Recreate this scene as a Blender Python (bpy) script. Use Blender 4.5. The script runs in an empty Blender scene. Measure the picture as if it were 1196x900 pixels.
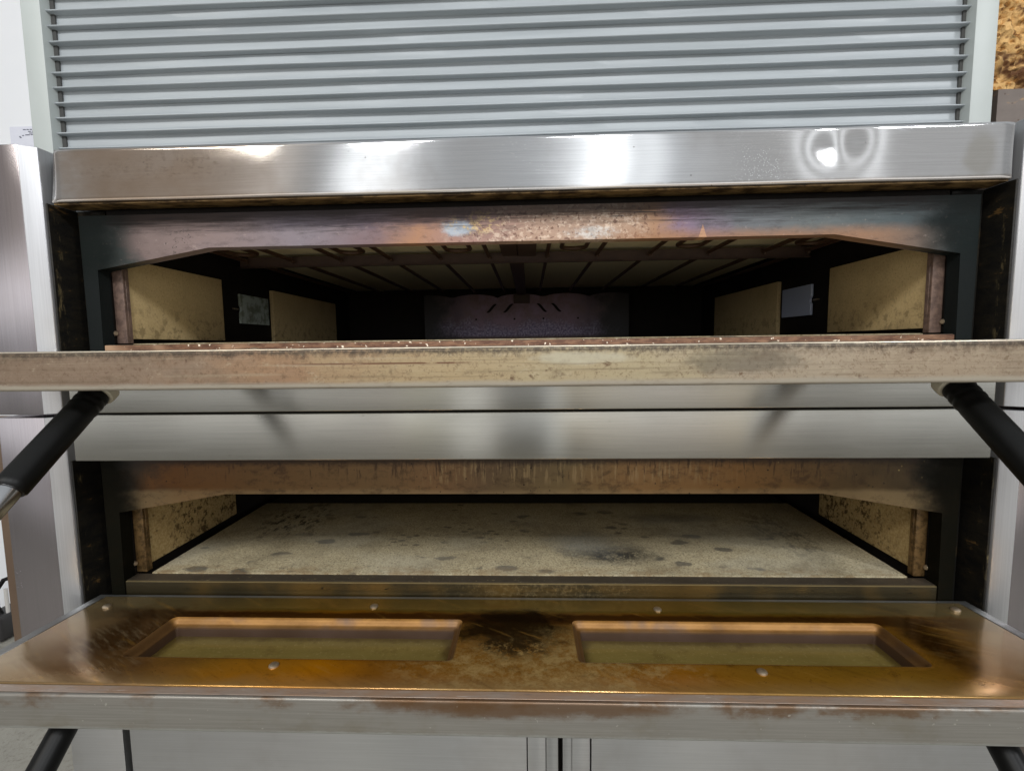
import bpy, bmesh, math, random
from mathutils import Vector, Matrix
random.seed(7)
S = bpy.context.scene
C = S.collection
PI = math.pi

# ------------------------------------------------------------------ camera
cd = bpy.data.cameras.new('camera'); cam = bpy.data.objects.new('camera', cd); C.objects.link(cam)
Fv = Vector((-0.03753482, 0.99554384, -0.08650776)); Rv = Vector((0.99924958, 0.03656392, -0.01278104))
Uv = Rv.cross(Fv)
M = Matrix((Rv, Uv, -Fv)).transposed().to_4x4(); M.translation = Vector((0.0216, -0.6934, 0.1743))
cam.matrix_world = M
cd.sensor_width = 36; cd.lens = 538.55 / 1196 * 36; cd.clip_start = 0.01; cd.clip_end = 100
S.camera = cam
S.render.resolution_x = 1024; S.render.resolution_y = 770
S.view_settings.view_transform = 'Standard'; S.view_settings.look = 'None'
S.cycles.sample_clamp_indirect = 0.0
S.view_settings.exposure = 0.0; S.view_settings.gamma = 1

# ------------------------------------------------------------------ node helper
def lin(c):
    c /= 255.0
    return c / 12.92 if c <= 0.04045 else ((c + 0.055) / 1.055) ** 2.4
def rgb(r, g, b): return (lin(r), lin(g), lin(b), 1)

class G:
    """small builder for procedural node trees"""
    def __init__(s, tree): s.t = tree; s.n = tree.nodes; s.l = tree.links; s._pos = None; s._xyz = None
    def put(s, sock, v):
        if v is None: return
        if isinstance(v, bpy.types.NodeSocket): s.l.new(v, sock)
        else: sock.default_value = v
    def pos(s):
        if s._pos is None: s._pos = s.n.new('ShaderNodeNewGeometry').outputs['Position']
        return s._pos
    def xyz(s):
        if s._xyz is None:
            q = s.n.new('ShaderNodeSeparateXYZ'); s.l.new(s.pos(), q.inputs[0]); s._xyz = q.outputs
        return s._xyz
    def m(s, op, a, b=None, c=None, clamp=False):
        q = s.n.new('ShaderNodeMath'); q.operation = op; q.use_clamp = clamp
        s.put(q.inputs[0], a); s.put(q.inputs[1], b); s.put(q.inputs[2], c); return q.outputs[0]
    def add(s, a, b): return s.m('ADD', a, b)
    def mul(s, a, b): return s.m('MULTIPLY', a, b)
    def scale(s, v, sc):
        q = s.n.new('ShaderNodeVectorMath'); q.operation = 'MULTIPLY'; s.put(q.inputs[0], v); q.inputs[1].default_value = sc
        return q.outputs[0]
    def noise(s, sc=(10, 10, 10), detail=4, rough=0.55, off=0.0, dist=0.0, vec=None):
        v = s.scale(vec or s.pos(), sc)
        if off:
            q = s.n.new('ShaderNodeVectorMath'); q.operation = 'ADD'; s.l.new(v, q.inputs[0]); q.inputs[1].default_value = (off, off * 1.7, off * 0.6); v = q.outputs[0]
        n = s.n.new('ShaderNodeTexNoise'); s.l.new(v, n.inputs['Vector']); n.inputs['Scale'].default_value = 1
        n.inputs['Detail'].default_value = detail; n.inputs['Roughness'].default_value = rough; n.inputs['Distortion'].default_value = dist
        return n.outputs['Fac']
    def cells(s, sc, rnd=1.0, feature='F1', out='Distance', off=0.0):
        v = s.scale(s.pos(), sc)
        if off:
            q = s.n.new('ShaderNodeVectorMath'); q.operation = 'ADD'; s.l.new(v, q.inputs[0]); q.inputs[1].default_value = (off, off * 1.3, off * 0.7); v = q.outputs[0]
        n = s.n.new('ShaderNodeTexVoronoi'); n.feature = feature; s.l.new(v, n.inputs['Vector']); n.inputs['Scale'].default_value = 1; n.inputs['Randomness'].default_value = rnd
        return n.outputs[out]
    def map(s, v, a, b, c=0.0, d=1.0, smooth=True):
        q = s.n.new('ShaderNodeMapRange'); q.interpolation_type = 'SMOOTHSTEP' if smooth else 'LINEAR'
        s.put(q.inputs[0], v); q.inputs[1].default_value = a; q.inputs[2].default_value = b; q.inputs[3].default_value = c; q.inputs[4].default_value = d
        return q.outputs[0]
    def ramp(s, fac, stops, interp='LINEAR'):
        q = s.n.new('ShaderNodeValToRGB'); e = q.color_ramp; e.interpolation = interp
        while len(e.elements) < len(stops): e.elements.new(0.5)
        for el, (p, c) in zip(e.elements, stops): el.position = p; el.color = c if not isinstance(c, (int, float)) else (c, c, c, 1)
        s.put(q.inputs[0], fac); return q.outputs[0]
    def mix(s, f, a, b, mode='MIX'):
        q = s.n.new('ShaderNodeMix'); q.data_type = 'RGBA'; q.blend_type = mode; q.clamp_factor = True
        s.put(q.inputs[0], f); s.put(q.inputs[6], a); s.put(q.inputs[7], b); return q.outputs[2]
    def spot(s, cx, cz, rx, rz, axes=(0, 2), soft=0.35, wob=None):
        """1 inside an ellipse in world coordinates, fading out; wob = noise that roughens its edge"""
        o = s.xyz()
        a = s.m('POWER', s.m('ABSOLUTE', s.mul(s.m('SUBTRACT', o[axes[0]], cx), 1 / rx)), 2.0)
        b = s.m('POWER', s.m('ABSOLUTE', s.mul(s.m('SUBTRACT', o[axes[1]], cz), 1 / rz)), 2.0)
        d = s.m('SQRT', s.add(a, b))
        if wob is not None: d = s.add(d, s.m('MULTIPLY_ADD', wob, 1.6, -0.8))
        return s.map(d, 1 + soft, 1 - soft)
    def span(s, axis, a0, a1, b1, b0, wob=None, amt=0.1):
        """0 before a0, 1 from a1 to b1, 0 after b0 along an axis"""
        v = s.xyz()[axis]
        if wob is not None: v = s.add(v, s.m('MULTIPLY_ADD', wob, 2 * amt, -amt))
        return s.mul(s.map(v, a0, a1), s.map(v, b0, b1))
    def bump(s, h, strength=0.3, dist=0.002, prev=None):
        q = s.n.new('ShaderNodeBump'); q.inputs['Strength'].default_value = strength; q.inputs['Distance'].default_value = dist
        s.l.new(h, q.inputs['Height'])
        if prev is not None: s.l.new(prev, q.inputs['Normal'])
        return q.outputs[0]

def mat(name):
    m = bpy.data.materials.new(name); m.use_nodes = True; t = m.node_tree; t.nodes.clear()
    g = G(t); o = t.nodes.new('ShaderNodeOutputMaterial'); b = t.nodes.new('ShaderNodeBsdfPrincipled'); t.links.new(b.outputs[0], o.inputs[0])
    g.b = b; g.mat = m
    return g
def fin(g, color=None, rough=None, metal=None, normal=None, aniso=None, tangent=None, spec=None):
    I = g.b.inputs
    g.put(I['Base Color'], color); g.put(I['Roughness'], rough); g.put(I['Metallic'], metal)
    if normal is not None: g.l.new(normal, I['Normal'])
    if aniso is not None:
        I['Anisotropic'].default_value = aniso
        q = g.n.new('ShaderNodeCombineXYZ'); q.inputs[0].default_value, q.inputs[1].default_value, q.inputs[2].default_value = tangent
        g.l.new(q.outputs[0], I['Tangent'])
    if spec is not None: g.put(I['Specular IOR Level'], spec)
    return g.mat

# ------------------------------------------------------------------ world: light of the workshop behind the camera, plus an added fill band
W = bpy.data.worlds.new('World'); S.world = W; W.use_nodes = True
wt = W.node_tree; wt.nodes.clear(); g = G(wt)
tc = wt.nodes.new('ShaderNodeTexCoord'); sep = wt.nodes.new('ShaderNodeSeparateXYZ'); wt.links.new(tc.outputs['Generated'], sep.inputs[0])
dx, dy, dz = sep.outputs
ny = g.m('MAXIMUM', g.mul(dy, -1.0), 0.02)
tt = g.m('DIVIDE', dx, ny); el = g.m('DIVIDE', dz, ny)
tf = g.map(tt, -1.25, 1.25, 0, 1, smooth=False)
def tp(t): return (t + 1.25) / 2.5
def stops(l): return [(min(1.0, max(0.0, tp(t))), c) for t, c in l]
def gy(v, w=0): return rgb(v + w, v, v - w)
hi = g.ramp(tf, stops([(-1.25, gy(140, 3)), (-1.1, gy(150, 4)), (-0.95, gy(168, 8)), (-0.72, gy(170, 8)), (-0.60, gy(205, 10)), (-0.52, gy(215, 10)), (-0.47, gy(184, 4)), (-0.40, gy(182, -2)), (-0.2, gy(184, -3)), (-0.1, gy(172, -2)), (0.0, gy(182, -4)), (0.08, gy(204, -5)), (0.3, gy(196, -6)), (0.36, gy(186, -3)), (0.5, gy(188, 0)), (0.75, gy(196, -1)), (1.05, gy(190, -1)), (1.25, gy(160, -2))]))
stk = g.ramp(tf, stops([(-0.66, 0.0), (-0.57, 0.12), (-0.48, 0.0), (-0.385, 0.0), (-0.34, 0.85), (-0.305, 0.85), (-0.26, 0.06), (-0.225, 0.16), (-0.19, 0.02), (0.07, 0.03), (0.115, 0.95), (0.155, 0.95), (0.19, 0.22), (0.235, 0.45), (0.275, 0.35), (0.32, 0.05), (0.38, 0.09), (0.43, 0.0), (0.545, 0.0), (0.575, 0.7), (0.605, 0.0)]))
stk2 = g.ramp(tf, stops([(0.665, 0.0), (0.70, 0.7), (0.745, 0.05), (0.8, 0.0)]))
md = g.ramp(tf, stops([(-1.25, gy(120, 2)), (-0.95, gy(168, 0)), (-0.62, gy(150, 0)), (-0.5, gy(148, 6)), (-0.36, gy(176, 20)), (-0.28, rgb(206, 196, 142)), (-0.2, rgb(186, 178, 144)), (-0.07, gy(162, 8)), (-0.045, gy(112, 0)), (0.072, gy(112, 0)), (0.082, rgb(216, 184, 112)), (0.17, rgb(214, 190, 140)), (0.3, gy(186, 16)), (0.42, gy(188, 18)), (0.54, rgb(226, 198, 130)), (0.64, gy(150, 12)), (0.76, gy(112, 6)), (0.9, gy(150, 4)), (1.25, gy(165, 0))]))
lo = g.ramp(tf, stops([(-1.25, gy(110, 2)), (-0.95, gy(172, 0)), (-0.75, gy(172, 2)), (-0.6, gy(160, 4)), (-0.33, gy(164, 4)), (-0.22, gy(172, 4)), (-0.185, gy(240, 0)), (-0.10, gy(236, 0)), (-0.07, gy(160, 0)), (-0.055, gy(100, 0)), (0.04, gy(108, 0)), (0.052, gy(238, -8)), (0.09, gy(238, -8)), (0.105, gy(140, 0)), (0.16, gy(190, 8)), (0.32, gy(208, 10)), (0.42, gy(206, 12)), (0.55, gy(196, 16)), (0.68, gy(160, 8)), (0.78, gy(126, 4)), (0.95, gy(172, 0)), (1.25, gy(170, -2))]))
nz = g.noise((2.5, 2.5, 2.5), 3, 0.5, vec=tc.outputs['Generated'])
env = g.mix(g.map(el, -0.132, -0.116), lo, md)
env = g.mix(g.map(el, -0.04, 0.10), env, hi)
env = g.mix(g.map(el, 0.75, 1.3), env, gy(200, -5))
env = g.mix(g.map(el, -0.24, -0.45), env, gy(188, 5)); env = g.mix(g.map(el, -0.6, -1.0), env, gy(140, 4))
env = g.mix(g.map(dy, -0.1, 0.15), env, gy(140, 0))
env = g.mix(0.22, env, g.mix(nz, rgb(70, 70, 72), rgb(255, 250, 245)), 'MULTIPLY')
up = g.mul(g.map(el, 0.12, 0.26), g.map(el, 1.1, 0.7))
band = g.mul(g.m('MAXIMUM', stk, stk2), g.mul(up, g.map(dy, 0.0, -0.1)))
lsk = g.ramp(tf, stops([(-0.9, 0.25), (-0.5, 0.25), (-0.3, 0.25), (-0.2, 0.3), (-0.17, 1.0), (-0.11, 0.9), (-0.075, 0.0), (0.045, 0.0), (0.055, 0.75), (0.085, 0.75), (0.11, 0.05), (0.2, 0.4), (0.45, 0.4), (0.7, 0.2), (1.0, 0.25)]))
low = g.mul(g.mul(lsk, g.mul(g.map(el, -0.15, -0.19), g.map(el, -0.52, -0.42))), g.mul(g.map(dy, 0.0, -0.1), 1.5))
eye_fill = g.mul(g.mul(g.map(el, -0.07, 0.0), g.map(el, 0.26, 0.17)), g.mul(g.map(dy, -0.25, -0.45), 1.25))  # added glow at eye height, fills the oven chamber with light
low = g.add(low, eye_fill)
bg = wt.nodes.new('ShaderNodeBackground'); wt.links.new(env, bg.inputs[0]); bg.inputs[1].default_value = 1.0
bg2 = wt.nodes.new('ShaderNodeBackground'); bg2.inputs[0].default_value = (0.94, 0.97, 1, 1); wt.links.new(g.add(g.mul(band, 2.3), low), bg2.inputs[1])
ash = wt.nodes.new('ShaderNodeAddShader'); wt.links.new(bg.outputs[0], ash.inputs[0]); wt.links.new(bg2.outputs[0], ash.inputs[1]); bg = ash
wo = wt.nodes.new('ShaderNodeOutputWorld'); wt.links.new(bg.outputs[0], wo.inputs[0])

# ------------------------------------------------------------------ lamps: ceiling panels behind the camera
def lamp(x, y, z, w, h, power, col=(1, 0.97, 0.92), aim=(0, 0, 0.1)):
    l = bpy.data.lights.new('ceiling_lamp', 'AREA'); l.shape = 'RECTANGLE'; l.size = w; l.size_y = h; l.energy = power; l.color = col
    o = bpy.data.objects.new('ceiling_lamp', l); C.objects.link(o); o.location = (x, y, z)
    o.rotation_euler = (Vector(aim) - Vector((x, y, z))).to_track_quat('-Z', 'Y').to_euler()
    return o
lamp(2.15, -1.90, 1.72, 0.26, 0.26, 23, (0.95, 0.97, 1.0))
lamp(-1.80, -1.95, 1.74, 0.40, 0.32, 14, (1, 0.97, 0.9))
lamp(0.38, -2.00, 1.74, 0.22, 0.34, 19, (0.96, 0.98, 1.0))
lamp(-0.80, -2.00, 1.74, 0.22, 0.34, 14, (0.97, 0.98, 1.0))

# ------------------------------------------------------------------ mesh helpers
def obj(name, bm, m, parent=None, smooth=True):
    me = bpy.data.meshes.new(name); bmesh.ops.recalc_face_normals(bm, faces=bm.faces); bm.to_mesh(me); bm.free()
    for q in (m if isinstance(m, (list, tuple)) else [m]): me.materials.append(q)
    if smooth:
        me.polygons.foreach_set('use_smooth', [True] * len(me.polygons)); me.set_sharp_from_angle(angle=math.radians(38))
    o = bpy.data.objects.new(name, me); C.objects.link(o)
    if parent: o.parent = parent
    return o
def thing(name, label, cat, group=None):
    o = bpy.data.objects.new(name, None); C.objects.link(o); o.empty_display_size = 0.05
    o['label'] = label; o['category'] = cat
    if group: o['group'] = group
    return o
def tag(o, label, cat, group=None):
    o['label'] = label; o['category'] = cat
    if group: o['group'] = group
    return o
def hull(bm, vs, faces, bev=0, seg=2, tr=None, mi=0):
    v = [bm.verts.new(tr(*p) if tr else p) for p in vs]
    fs = [bm.faces.new([v[i] for i in f]) for f in faces]
    for f in fs: f.material_index = mi
    if bev:
        es = list({e for f in fs for e in f.edges})
        bmesh.ops.bevel(bm, geom=es, offset=bev, segments=seg, affect='EDGES', profile=0.6, clamp_overlap=True)
def box(bm, x0, x1, y0, y1, z0, z1, bev=0, seg=2, tr=None, mi=0):
    vs = [(x0, y0, z0), (x1, y0, z0), (x1, y1, z0), (x0, y1, z0), (x0, y0, z1), (x1, y0, z1), (x1, y1, z1), (x0, y1, z1)]
    hull(bm, vs, [(0, 3, 2, 1), (4, 5, 6, 7), (0, 1, 5, 4), (1, 2, 6, 5), (2, 3, 7, 6), (3, 0, 4, 7)], bev, seg, tr, mi)
def prism(bm, pts, lo, hi_, axis, bev=0, seg=2, mi=0):
    """closed outline extruded along an axis: axis 'y' takes (x, z) points, 'z' takes (x, y)"""
    def P(p, t): return (p[0], t, p[1]) if axis == 'y' else ((p[0], p[1], t) if axis == 'z' else (t, p[0], p[1]))
    n = len(pts); vs = [P(p, lo) for p in pts] + [P(p, hi_) for p in pts]
    hull(bm, vs, [tuple(range(n)), tuple(range(2 * n - 1, n - 1, -1))] + [(i, (i + 1) % n, n + (i + 1) % n, n + i) for i in range(n)], bev, seg, None, mi)
def tube(bm, path, rad, seg=12, caps=True, mi=0):
    """round tube along points; rad a number or one per point"""
    pts = [Vector(p) for p in path]; rings = []; up = None
    for i, p in enumerate(pts):
        d = (pts[min(i + 1, len(pts) - 1)] - pts[max(i - 1, 0)]).normalized()
        if up is None:
            up = Vector((0, 0, 1)) if abs(d.z) < 0.9 else Vector((1, 0, 0))
        a = d.cross(up).normalized(); b = a.cross(d).normalized(); up = b
        r = rad[i] if isinstance(rad, (list, tuple)) else rad
        rings.append([bm.verts.new(p + (a * math.cos(2 * PI * k / seg) + b * math.sin(2 * PI * k / seg)) * r) for k in range(seg)])
    for r0, r1 in zip(rings, rings[1:]):
        for k in range(seg):
            f = bm.faces.new((r0[k], r0[(k + 1) % seg], r1[(k + 1) % seg], r1[k])); f.material_index = mi
    if caps:
        for r in (rings[0][::-1], rings[-1]): bm.faces.new(r).material_index = mi
def rounded(x0, x1, v0, v1, r, n=5):
    o = []
    for cx, cv, a0 in ((x1 - r, v1 - r, 0), (x0 + r, v1 - r, 90), (x0 + r, v0 + r, 180), (x1 - r, v0 + r, 270)):
        for k in range(n + 1):
            a = math.radians(a0 + 90 * k / n); o.append((cx + r * math.cos(a), cv + r * math.sin(a)))
    return o
def B(): return bmesh.new()

# ------------------------------------------------------------------ materials
def brushed(name, base=(0.62, 0.62, 0.62, 1), rough=0.27, metal=0.88, tangent=(1, 0, 0), along='x', aniso=0.6, dirt=0.15, extra=None):
    g = mat(name)
    sc = {'x': (6, 400, 900), 'z': (900, 900, 6)}[along]
    line = g.noise(sc, 3, 0.6); cloud = g.noise((7, 7, 7), 4, 0.6, off=3.1)
    col = g.mix(g.map(line, 0.3, 0.7), tuple(c * 0.9 for c in base[:3]) + (1,), base)
    col = g.mix(g.mul(g.map(cloud, 0.45, 0.7), dirt), col, rgb(120, 104, 84))
    r = g.m('MULTIPLY_ADD', cloud, 0.05, rough - 0.025)
    r = g.m('MULTIPLY_ADD', line, 0.03, r)
    spk = g.mul(g.map(g.cells((260, 260, 260)), 0.12, 0.06), g.map(g.noise((14, 14, 14), 2, off=8), 0.66, 0.72, 0.0, 0.6))
    col = g.mix(spk, col, rgb(222, 220, 214))
    r = g.add(r, g.mul(spk, 0.3))
    if extra: col, r = extra(g, col, r)
    nrm = g.bump(line, 0.02, 0.0003)
    fin(g, col, 0.5, 0.0, nrm, spec=0.0)
    q = g.n.new('ShaderNodeBsdfAnisotropic'); q.distribution = 'BECKMANN'; g.l.new(col, q.inputs['Color']); g.l.new(r, q.inputs['Roughness'])
    q.inputs['Anisotropy'].default_value = aniso; g.l.new(nrm, q.inputs['Normal'])
    tv = g.n.new('ShaderNodeCombineXYZ'); tv.inputs[0].default_value, tv.inputs[1].default_value, tv.inputs[2].default_value = tangent; g.l.new(tv.outputs[0], q.inputs['Tangent'])
    mx = g.n.new('ShaderNodeMixShader'); mx.inputs[0].default_value = metal; g.l.new(g.b.outputs[0], mx.inputs[1]); g.l.new(q.outputs[0], mx.inputs[2])
    out = [x for x in g.n if x.type == 'OUTPUT_MATERIAL'][0]; g.l.new(mx.outputs[0], out.inputs[0])
    return g.mat

def hood_extra(g, col, r):
    o = g.xyz(); n = g.noise((9, 9, 16), 5, 0.6, off=1.3); n2 = g.noise((90, 90, 120), 4, 0.75, off=5)
    st = g.mul(g.span(0, -0.72, -0.64, -0.48, -0.26, n, 0.06), g.map(n, 0.25, 0.7, 0.7, 1.0))
    col = g.mix(g.mul(st, 0.62), col, rgb(146, 118, 86)); r = g.add(r, g.mul(st, 0.06))
    gr = g.mul(g.mul(g.map(n2, 0.5, 0.66), g.spot(-0.53, 0.445, 0.12, 0.02, wob=n)), 0.28)
    col = g.mix(gr, col, rgb(96, 74, 42))
    pk = g.mul(g.map(g.cells((420, 420, 420), off=2), 0.3, 0.14), g.mul(g.span(0, 0.28, 0.33, 0.37, 0.42), g.map(n, 0.42, 0.55)))
    col = g.mix(g.mul(pk, 0.4), col, rgb(214, 214, 212)); r = g.add(r, g.mul(pk, 0.15))
    dk = g.mul(g.map(g.cells((55, 55, 55), off=7), 0.06, 0.035), g.map(g.noise((9, 9, 9), 1, off=11), 0.5, 0.56))
    col = g.mix(dk, col, rgb(60, 48, 34))
    wipe = g.noise((5, 5, 14), 5, 0.7, off=21, dist=1.2); r = g.add(r, g.map(wipe, 0.5, 0.75, 0.0, 0.03))
    sm = g.spot(0.655, 0.435, 0.02, 0.03, wob=n)
    col = g.mix(g.mul(sm, 0.3), col, rgb(150, 140, 112))
    ed = g.map(g.add(o[2], g.mul(n2, 0.004)), 0.4085, 0.4035)
    return g.mix(g.mul(ed, 0.4), col, rgb(120, 96, 64)), r
M_hood = brushed('brushed_hood_steel', rough=0.115, aniso=0.0, extra=hood_extra, dirt=0.25)
def strip_extra(g, col, r):
    o = g.xyz(); n = g.noise((26, 26, 26), 5, 0.65, off=2.2); wp = g.noise((7, 7, 24), 5, 0.7, off=13, dist=1.0)
    r = g.add(r, g.map(wp, 0.5, 0.75, 0.0, 0.025)); col = g.mix(g.map(g.noise((4, 300, 1500), 4, 0.75, off=17), 0.5, 0.75, 0, 0.2), col, rgb(120, 116, 106))
    dk = g.mul(g.map(g.cells((60, 60, 60), off=3), 0.06, 0.035), g.map(n, 0.5, 0.6))
    return g.mix(dk, col, rgb(70, 56, 40)), r
M_strip = brushed('brushed_trim_steel', dirt=0.06, base=(0.44, 0.427, 0.385, 1), rough=0.19, aniso=0.66, metal=0.86, extra=strip_extra)
M_colm = brushed('brushed_column_steel', base=(0.40, 0.37, 0.385, 1), rough=0.22, tangent=(1, 0, 0), along='z', aniso=0.0, dirt=0.1)
M_edge = brushed('bright_edge_steel', base=(0.53, 0.53, 0.54, 1), rough=0.36, metal=0.7, tangent=(1, 0, 0), along='z', aniso=0.0, dirt=0.08)
M_base = brushed('brushed_cabinet_steel', base=(0.55, 0.55, 0.545, 1), rough=0.36, aniso=0.6)
M_frame = brushed('grey_frame_steel', base=(0.42, 0.42, 0.41, 1), rough=0.4)

g = mat('soot_black'); n = g.noise((40, 40, 40), 5, 0.7); k = g.noise((9, 9, 26), 4, 0.6, off=4)
M_soot = fin(g, g.mix(g.map(k, 0.5, 0.75), g.mix(n, rgb(14, 13, 11), rgb(34, 32, 27)), rgb(62, 50, 30)), 0.75, 0.0, g.bump(n, 0.3, 0.002), spec=0.25)
g = mat('chamber_black'); n = g.noise((30, 30, 30), 4, 0.6)
M_dark = fin(g, g.mix(n, rgb(16, 13, 11), rgb(38, 32, 27)), 0.7, 0.0, spec=0.2)
# flaking sooty walls of the recess
g = mat('burnt_recess_steel'); o = g.xyz(); n = g.noise((24, 24, 60), 6, 0.7); k = g.noise((46, 46, 13), 6, 0.75, off=2); 
c = g.mix(g.map(n, 0.35, 0.7), rgb(14, 13, 11), rgb(36, 31, 21))
c = g.mix(g.mul(g.map(k, 0.54, 0.68), g.map(o[1], 0.024, 0.012)), c, rgb(120, 106, 74))
c = g.mix(g.mul(g.map(n, 0.62, 0.7), 0.8), c, rgb(112, 84, 46))
M_rec = fin(g, c, 0.55, 0.25, g.bump(n, 0.5, 0.003))

# heat tinted header of the upper deck
g = mat('heat_tinted_header'); o = g.xyz()
w = g.noise((9, 9, 14), 5, 0.65); fine = g.noise((120, 120, 150), 4, 0.75, off=3); med = g.noise((36, 36, 60), 5, 0.7, off=7)
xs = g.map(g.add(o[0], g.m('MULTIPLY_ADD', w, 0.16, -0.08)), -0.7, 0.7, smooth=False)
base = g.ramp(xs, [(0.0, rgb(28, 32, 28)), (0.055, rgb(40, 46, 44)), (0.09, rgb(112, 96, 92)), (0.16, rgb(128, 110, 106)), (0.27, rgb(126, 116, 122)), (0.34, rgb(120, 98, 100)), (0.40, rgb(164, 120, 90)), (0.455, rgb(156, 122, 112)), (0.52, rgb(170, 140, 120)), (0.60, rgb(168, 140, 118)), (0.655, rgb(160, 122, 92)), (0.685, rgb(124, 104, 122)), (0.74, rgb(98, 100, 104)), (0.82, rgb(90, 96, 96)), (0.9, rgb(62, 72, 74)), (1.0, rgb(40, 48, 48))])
spk = g.mul(g.span(0, -0.12, -0.02, 0.16, 0.22, w, 0.05), g.map(fine, 0.5, 0.62))
base = g.mix(g.mul(spk, 0.6), base, rgb(222, 200, 178))
base = g.mix(g.mul(g.mul(g.map(g.noise((140, 140, 140), 3, 0.7, off=6), 0.56, 0.64), 0.75), g.span(0, -0.15, -0.05, 0.2, 0.3, w, 0.05)), base, rgb(96, 62, 48))
blue = g.spot(-0.085, 0.352, 0.024, 0.011, wob=med); base = g.mix(g.mul(blue, 0.7), base, rgb(170, 190, 204))
blue2 = g.spot(0.115, 0.342, 0.035, 0.009, wob=med); base = g.mix(g.mul(g.mul(blue2, g.map(fine, 0.35, 0.6)), 0.6), base, rgb(206, 208, 206))
gold = g.spot(-0.06, 0.362, 0.045, 0.02, wob=fine); base = g.mix(g.mul(g.mul(gold, g.map(fine, 0.48, 0.58)), 0.7), base, rgb(226, 190, 120))
lowe = g.map(g.add(o[2], g.m('MULTIPLY_ADD', med, 0.012, -0.006)), 0.350, 0.330)
base = g.mix(g.mul(g.mul(lowe, 0.8), g.span(0, 0.12, 0.2, 0.5, 0.66)), base, rgb(150, 108, 76))
pur = g.mul(g.map(g.add(o[2], g.m('MULTIPLY_ADD', med, 0.03, -0.015)), 0.352, 0.366), g.span(0, -0.5, -0.3, -0.08, 0.0, w, 0.05))
base = g.mix(g.mul(pur, 0.6), base, rgb(84, 76, 92))
tri = g.m('ABSOLUTE', g.mul(g.m('SUBTRACT', o[0], 0.282), 3.2)); tri = g.map(g.m('SUBTRACT', g.m('SUBTRACT', 0.352, o[2]), tri), 0.0, 0.003)
base = g.mix(g.mul(tri, 0.7), base, rgb(198, 150, 112))
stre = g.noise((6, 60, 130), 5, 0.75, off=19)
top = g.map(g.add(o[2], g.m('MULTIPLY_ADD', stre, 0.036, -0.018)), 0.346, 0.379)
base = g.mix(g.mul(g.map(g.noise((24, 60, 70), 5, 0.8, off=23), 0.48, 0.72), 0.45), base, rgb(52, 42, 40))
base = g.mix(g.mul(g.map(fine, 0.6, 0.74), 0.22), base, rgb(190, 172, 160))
base = g.mix(g.mul(top, 0.95), base, rgb(22, 18, 16))  # top darkening: soot streaks plus the shade under the hood, put into the colour
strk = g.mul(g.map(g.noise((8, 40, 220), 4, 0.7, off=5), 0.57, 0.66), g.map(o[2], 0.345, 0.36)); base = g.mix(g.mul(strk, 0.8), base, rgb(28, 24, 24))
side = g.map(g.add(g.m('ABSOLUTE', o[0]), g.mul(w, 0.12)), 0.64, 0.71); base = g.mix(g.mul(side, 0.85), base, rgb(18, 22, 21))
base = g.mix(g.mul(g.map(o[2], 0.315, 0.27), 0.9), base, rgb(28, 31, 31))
scr = g.mul(g.map(g.m('ABSOLUTE', g.m('SUBTRACT', g.noise((28, 28, 28), 3, 0.6, off=12, dist=1.5), 0.5)), 0.006, 0.002), g.spot(-0.52, 0.34, 0.025, 0.025)); base = g.mix(scr, base, rgb(20, 14, 14))
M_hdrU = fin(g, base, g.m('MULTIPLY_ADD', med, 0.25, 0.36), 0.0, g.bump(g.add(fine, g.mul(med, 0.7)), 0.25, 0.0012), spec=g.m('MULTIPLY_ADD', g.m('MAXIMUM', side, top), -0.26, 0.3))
# header of the lower deck: brown baked grease
g = mat('greasy_brown_header'); o = g.xyz()
w = g.noise((9, 9, 14), 5, 0.65); fine = g.noise((120, 120, 150), 4, 0.75, off=3); drip = g.noise((190, 60, 18), 4, 0.65, off=7)
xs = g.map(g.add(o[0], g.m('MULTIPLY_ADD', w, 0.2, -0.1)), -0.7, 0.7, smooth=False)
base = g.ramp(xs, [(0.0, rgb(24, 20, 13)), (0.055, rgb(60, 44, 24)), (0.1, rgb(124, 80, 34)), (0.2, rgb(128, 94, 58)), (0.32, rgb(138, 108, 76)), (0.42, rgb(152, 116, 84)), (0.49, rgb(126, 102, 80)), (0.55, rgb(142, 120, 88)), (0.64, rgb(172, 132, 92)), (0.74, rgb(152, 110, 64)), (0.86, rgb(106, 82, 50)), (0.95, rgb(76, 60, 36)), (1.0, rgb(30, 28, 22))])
dm = g.mul(g.map(drip, 0.52, 0.63), g.mul(g.span(0, -0.2, -0.1, 0.2, 0.4, w, 0.05), g.map(o[2], -0.052, -0.03)))
base = g.mix(g.mul(dm, 0.5), base, rgb(202, 174, 138))
dm2 = g.mul(g.map(g.noise((170, 60, 26), 4, 0.7, off=2), 0.55, 0.66), g.map(o[2], -0.05, -0.02)); base = g.mix(g.mul(dm2, 0.7), base, rgb(62, 42, 24))
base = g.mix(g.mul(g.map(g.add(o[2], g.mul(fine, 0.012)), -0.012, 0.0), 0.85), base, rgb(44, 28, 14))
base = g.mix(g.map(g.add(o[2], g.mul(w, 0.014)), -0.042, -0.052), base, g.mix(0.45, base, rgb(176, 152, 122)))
base = g.mix(g.mul(g.map(g.cells((75, 75, 75)), 0.12, 0.07), g.map(w, 0.45, 0.55)), base, rgb(34, 22, 12))
base = g.mix(g.mul(g.map(g.cells((70, 70, 70), off=5), 0.1, 0.06), g.map(o[0], 0.3, 0.5)), base, rgb(170, 150, 104))
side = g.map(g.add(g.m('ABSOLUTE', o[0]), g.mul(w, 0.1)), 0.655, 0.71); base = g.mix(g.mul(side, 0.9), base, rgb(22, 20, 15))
base = g.mix(g.mul(g.map(o[2], -0.08, -0.12), 0.9), base, rgb(30, 32, 27))
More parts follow.
